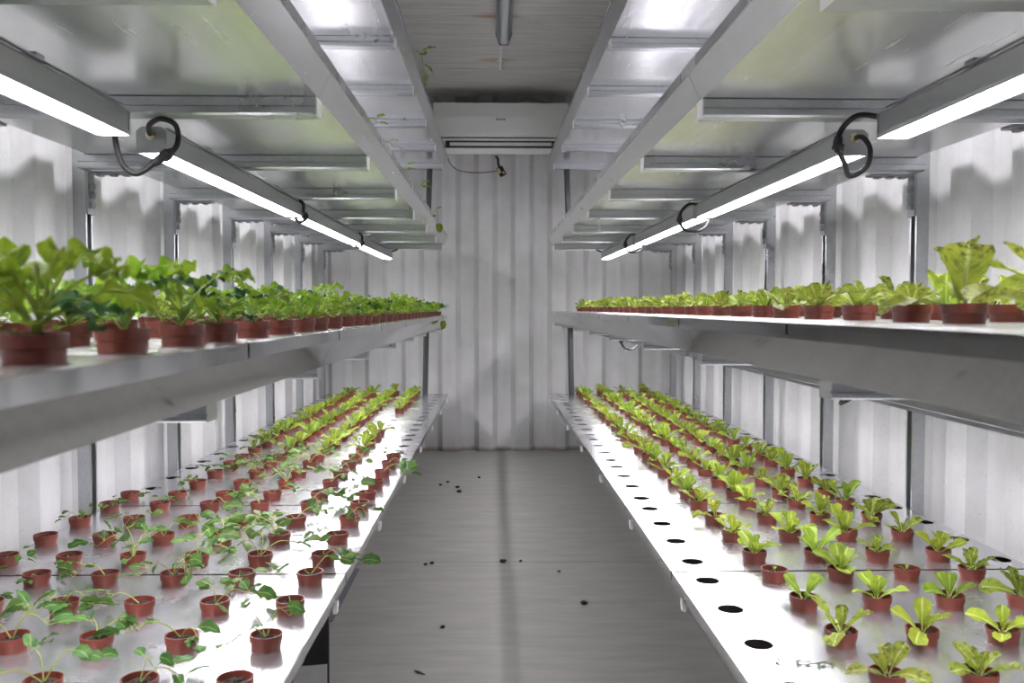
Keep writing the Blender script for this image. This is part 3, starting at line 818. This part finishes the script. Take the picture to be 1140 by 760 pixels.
# right low bench: lettuce in the four middle columns of holes, both edge columns empty
sg, x0 = SIDES['right']
for ri, y in enumerate(rows(1.83, 1.15, END - 0.05)):
    for c in (1, 2, 3, 4):
        x = x0 + sg * COLS[c]
        if x / y > 0.655: continue
        where = f'low right bench, {ORD[ri]} row from the front, {ORD[c-1]} pot from the aisle'
        if ri == 3 and c in (1, 3):
            plant('potted_lettuce', 'foliage', STUB[0 if c == 1 else 1], x, y, TIER[3], f'tiny lettuce stub, {where}', 'seedling', 'lettuces on the right low bench'); continue
        q = rnd.random()
        if ri < 3: me = rnd.choice(LETO); look = 'leafy splayed lettuce'
        elif q < 0.55: me = rnd.choice(LET); look = 'upright yellow-green lettuce'
        elif q < 0.75: me = rnd.choice(LETO); look = 'leafy splayed lettuce'
        else: me = rnd.choice(LETS); look = 'red-speckled lettuce'
        plant('potted_lettuce', 'foliage', me, x, y, TIER[3], f'{look}, {where}', 'seedling', 'lettuces on the right low bench')

# left low bench: fallen leggy seedlings near, young lettuce beyond
sg, x0 = SIDES['left']
for ri, y in enumerate(rows(1.83, 1.15, END - 0.05)):
    for c in range(6):
        x = x0 + sg * COLS[c]
        if -x / y > 0.615: continue
        near = y < 3.2
        if not near and c in (0, 5): continue
        if near and c == 5 and y > 2.6: continue
        if (not near) and c == 1 and 3.9 < y < 4.5: continue
        where = f'low left bench, {ORD[ri]} row from the front, {PLACE[c]}'
        if near:
            q = rnd.random()
            if q < 0.10:
                plant('plant_pot', 'foliage', None, x, y, TIER[3], f'bare pot of soil, {where}', 'pot', 'pots of fallen seedlings on the left low bench')
            else:
                big = (c, ri) in ((2, 3), (3, 4), (1, 5))
                plant('potted_seedling', 'foliage', rnd.choice(LEGBIG if big else LEG), x, y, TIER[3], f"{'bushy green' if big else 'drooping'} seedling, {where}", 'seedling', 'pots of fallen seedlings on the left low bench', tilt=0.02, sc=0.6 if c >= 4 else None)
        else:
            q = rnd.random()
            plant('potted_lettuce', 'foliage', rnd.choice(LET if q < 0.75 else LETO), x, y, TIER[3], f'small yellow-green lettuce, {where}', 'seedling', 'lettuces on the left low bench')

# eye-level shelves
sg, x0 = SIDES['left']
for ri, y in enumerate(rows(1.13, 0.60, END - 0.06)):
    for c in range(4):
        x = x0 + sg * COLS[c]
        if -x / y > 0.66: continue
        big = y < 1.15
        plant('potted_kale', 'foliage', rnd.choice(KALEBIG if big else KALE), x, y, TIERS['left'][2], f"{'large-leaved' if big else 'green'} kale in red pot, left eye-level shelf, {ORD[ri]} row from the front, {PLACE[c]}".replace(' from the front', ' back'), 'kale plant', 'kale plants on the left eye-level shelf')
sg, x0 = SIDES['right']
for ri, y in enumerate(rows(1.13, 0.85, END - 0.06)):
    for c in (1, 2, 3, 4):
        x = x0 + sg * COLS[c]
        if x / y > 0.70: continue
        big = y < 1.12
        me = rnd.choice(LETBIG) if big else rnd.choice(LETO + LETS + LET[:4])
        plant('potted_lettuce', 'foliage', me, x, y, TIERS['right'][2], f"{'large red-tipped' if big else 'yellow-green'} lettuce, right eye-level shelf, {ORD[ri]} row back, {ORD[c-1]} pot from the aisle", 'seedling', 'lettuces on the right eye-level shelf')

# ------------------------------------------------------------------ stray shoots over the upper tray edges
def shoot(loc, pts, leaves, label):
    m = MB(); P = smooth_path(pts, 5)
    m.tube(P, 0.0014, 5)
    rn = random.Random(hash(label) % 1000 if False else len(label) * 7 + int(abs(loc[1]) * 100))
    for (t, az, el, L) in leaves:
        b = P[int(t * (len(P) - 1))]
        leaf(m, b, R(az), R(el), 0.008, L, L * 0.72, R(45), 'round', 0.1, 0.001, rn.uniform(-0.4, 0.4), rnd=rn, r=0.0008)
    o = m.build('trailing_shoot', M['kale'], None, smooth=True, fix=False); o.location = (*place('left', loc[0], loc[1]), loc[2])
    return tag(o, label, 'plant shoot', 'green shoots over the upper trays')
xl = -0.315
shoot((xl - 0.02, 3.45, TIER[0] + 0.004), [(0, 0, 0), (0.025, 0, 0.014), (0.045, 0, 0.004), (0.050, 0, -0.03), (0.052, 0, -0.055)], [(0.45, 0, 40, 0.062), (0.5, 80, 30, 0.045), (0.8, 10, -20, 0.045), (1.0, -30, -60, 0.060)], 'green shoot hanging over the left top tray edge below the ceiling')
shoot((xl - 0.015, 2.25, TIER[1] + 0.003), [(0, 0, 0), (0.02, 0, 0.008), (0.028, 0, -0.005)], [(0.6, 20, 35, 0.022), (1.0, -20, 5, 0.024)], 'small pale shoot over the left overhead tray edge, nearest of the row')
shoot((xl - 0.015, 2.56, TIER[1] + 0.003), [(0, 0, 0), (0.02, 0, 0.008), (0.03, 0, -0.008)], [(0.6, 40, 30, 0.024), (1.0, -10, 0, 0.026)], 'small pale shoot over the left overhead tray edge, second of the row')
shoot((xl - 0.015, 3.02, TIER[1] + 0.003), [(0, 0, 0), (0.02, 0, 0.01), (0.03, 0, 0.0)], [(0.6, 0, 40, 0.026), (1.0, -30, 10, 0.024), (0.8, 80, 10, 0.02)], 'small pale shoot over the left overhead tray edge, third of the row')
shoot((xl - 0.01, 3.60, TIER[1] + 0.003), [(0, 0, 0), (0.02, 0, 0.03), (0.03, 0, 0.02)], [(0.5, 0, 40, 0.03), (1.0, -30, 10, 0.032), (0.8, 90, 10, 0.028)], 'round-leaved shoot standing at the left overhead tray edge')
shoot((xl - 0.01, 4.45, TIER[1] + 0.003), [(0, 0, 0), (0.02, 0, 0.02), (0.03, -0.02, -0.02), (0.035, -0.08, -0.05)], [(0.3, 0, 40, 0.03), (0.6, 200, 0, 0.035), (1.0, -60, -50, 0.05)], 'long shoot trailing down the left overhead tray edge near its far end')
shoot((xl - 0.01, 4.95, TIERS['left'][2] + 0.003), [(0, 0, 0), (0.018, 0, 0.004), (0.024, 0, -0.025)], [(0.9, -80, -75, 0.05)], 'single dark leaf hanging over the far edge of the left eye-level shelf')

# ------------------------------------------------------------------ floor bits
for i, (x, y, s) in enumerate([(-0.297, 4.80, 1.0), (-0.261, 4.875, 1.0), (-0.20, 4.73, 1.2), (-0.186, 4.614, 1.4), (-0.088, 5.0, 1.1), (-0.239, 3.312, 1.0), (-0.262, 3.30, .8), (0.034, 3.324, 1.5), (-0.158, 2.64, 0.9), (0.296, 2.846, 1.2), (0.241, 3.2, 0.7), (0.103, 3.335, 0.8)]):
    m = MB(); k = 0.0085 * s
    m.blob((0, 0, k * 0.5), k, k * 0.9, k * 0.55, seed=50 + i, amp=0.35)
    o = m.build('soil_clod', M['soil'], None, smooth=True); o.location = (x, y, 0.0005)
    spot = ['leftmost of the far cluster', 'second of the far cluster', 'third of the far cluster', 'nearest of the far cluster', 'beyond the far cluster', 'right one of the pair mid-aisle', 'left one of the pair mid-aisle', 'alone on the mid-aisle board joint', 'alone in the near left aisle', 'in the near right aisle', 'beside the right bench, small', 'small, just right of the board joint lump'][i]
    tag(o, f'dark crumb of soil on the floor, {spot}', 'soil crumb', 'soil crumbs on the floor')
m = MB(); m.tube([(0, 0, 0.003), (0.012, -0.012, 0.004), (0.03, -0.026, 0.003)], [0.002, 0.0035, 0.0015], 5)
o = m.build('dry_twig', M['deadleaf'], None); o.location = (-0.215, 2.32, 0.0005)
tag(o, 'short dark dry twig on the floor near the left bench', 'twig')

# dried sprigs fallen on the right low bench
for i, (x, y, n, lab) in enumerate([(0.470, 1.345, 4, 'withered pale sprig lying on the right low bench near the front hole'), (0.512, 1.335, 6, 'withered dark sprig lying on the right low bench beside the front row')]):
    m = MB(); rn = random.Random(70 + i)
    m.tube([(-0.025, 0, 0.002), (0, 0.004, 0.003), (0.022, 0, 0.002)], 0.0008, 5)
    for k in range(n):
        leaf(m, (rn.uniform(-0.022, 0.022), rn.uniform(-0.004, 0.004), 0.003), rn.uniform(0, 6.28), R(12), 0.003, rn.uniform(0.008, 0.016), rn.uniform(0.005, 0.009), R(30), 'oval', 0.2, 0.0005, rnd=rn, zmin=0.002, r=0.0005, nx=4, ny=5)
    o = m.build('dried_sprig', M['deadleaf'], None, smooth=True, fix=False); o.location = (x, y, TIER[3] + 0.0003); tag(o, lab, 'sprig')

# things pushed under the left bench
cr = empty('storage_crate', (-0.632, 2.02, 0), R(10.5))
m = MB()
m.box(-0.24, 0.24, 0.0, 0.012, 0.0, 0.29); m.box(-0.24, 0.24, 0.288, 0.30, 0.0, 0.29); m.box(-0.24, -0.228, 0.012, 0.288, 0.0, 0.29); m.box(0.228, 0.24, 0.012, 0.288, 0.0, 0.29); m.box(-0.228, 0.228, 0.012, 0.288, 0.0, 0.012)
m.build('crate_body', M['crate'], cr)
m = MB(); m.box(-0.20, 0.236, -0.008, -0.0005, 0.085, 0.130); m.build('front_board', M['board'], cr)['label'] = 'pale board across the front'
tag(cr, 'black crate with a pale board on its front, under the left low bench', 'crate')
m = MB(); m.prism([(-0.505, 3.25), (-0.505, 2.70), (-0.95, 2.75), (-0.90, 3.25)], lambda p, q, t: (p, q, t), 0.0005, 0.004)
tag(m.build('plastic_sheet', M['sheet']), 'slate blue plastic sheet lying on the floor under the left bench', 'sheet')

# ------------------------------------------------------------------ world, camera, view
w = bpy.data.worlds.new('room_dark'); S.world = w; w.use_nodes = True
w.node_tree.nodes['Background'].inputs[0].default_value = (0.02, 0.02, 0.02, 1)
cam = bpy.data.cameras.new('camera'); co = bpy.data.objects.new('camera', cam); COL.objects.link(co)
F = 970.0
cam.sensor_width = 36.0; cam.lens = F / 1140 * 36.0; cam.clip_start = 0.02
yaw = math.atan(20 / F); pitch = math.atan(37 / F)
co.location = (0, 0, EYE); co.rotation_euler = (R(90) - pitch, 0, -yaw)
cam.dof.use_dof = True; cam.dof.focus_distance = 2.3; cam.dof.aperture_fstop = 7.1
S.camera = co
S.view_settings.view_transform = 'Standard'; S.view_settings.look = 'None'
S.view_settings.exposure = 0.36; S.view_settings.gamma = 1.0; S.view_settings.use_curve_mapping = False
S.cycles.use_denoising = True
S.cycles.max_bounces = 16; S.cycles.diffuse_bounces = 8; S.cycles.glossy_bounces = 8; S.cycles.sample_clamp_indirect = 8.0
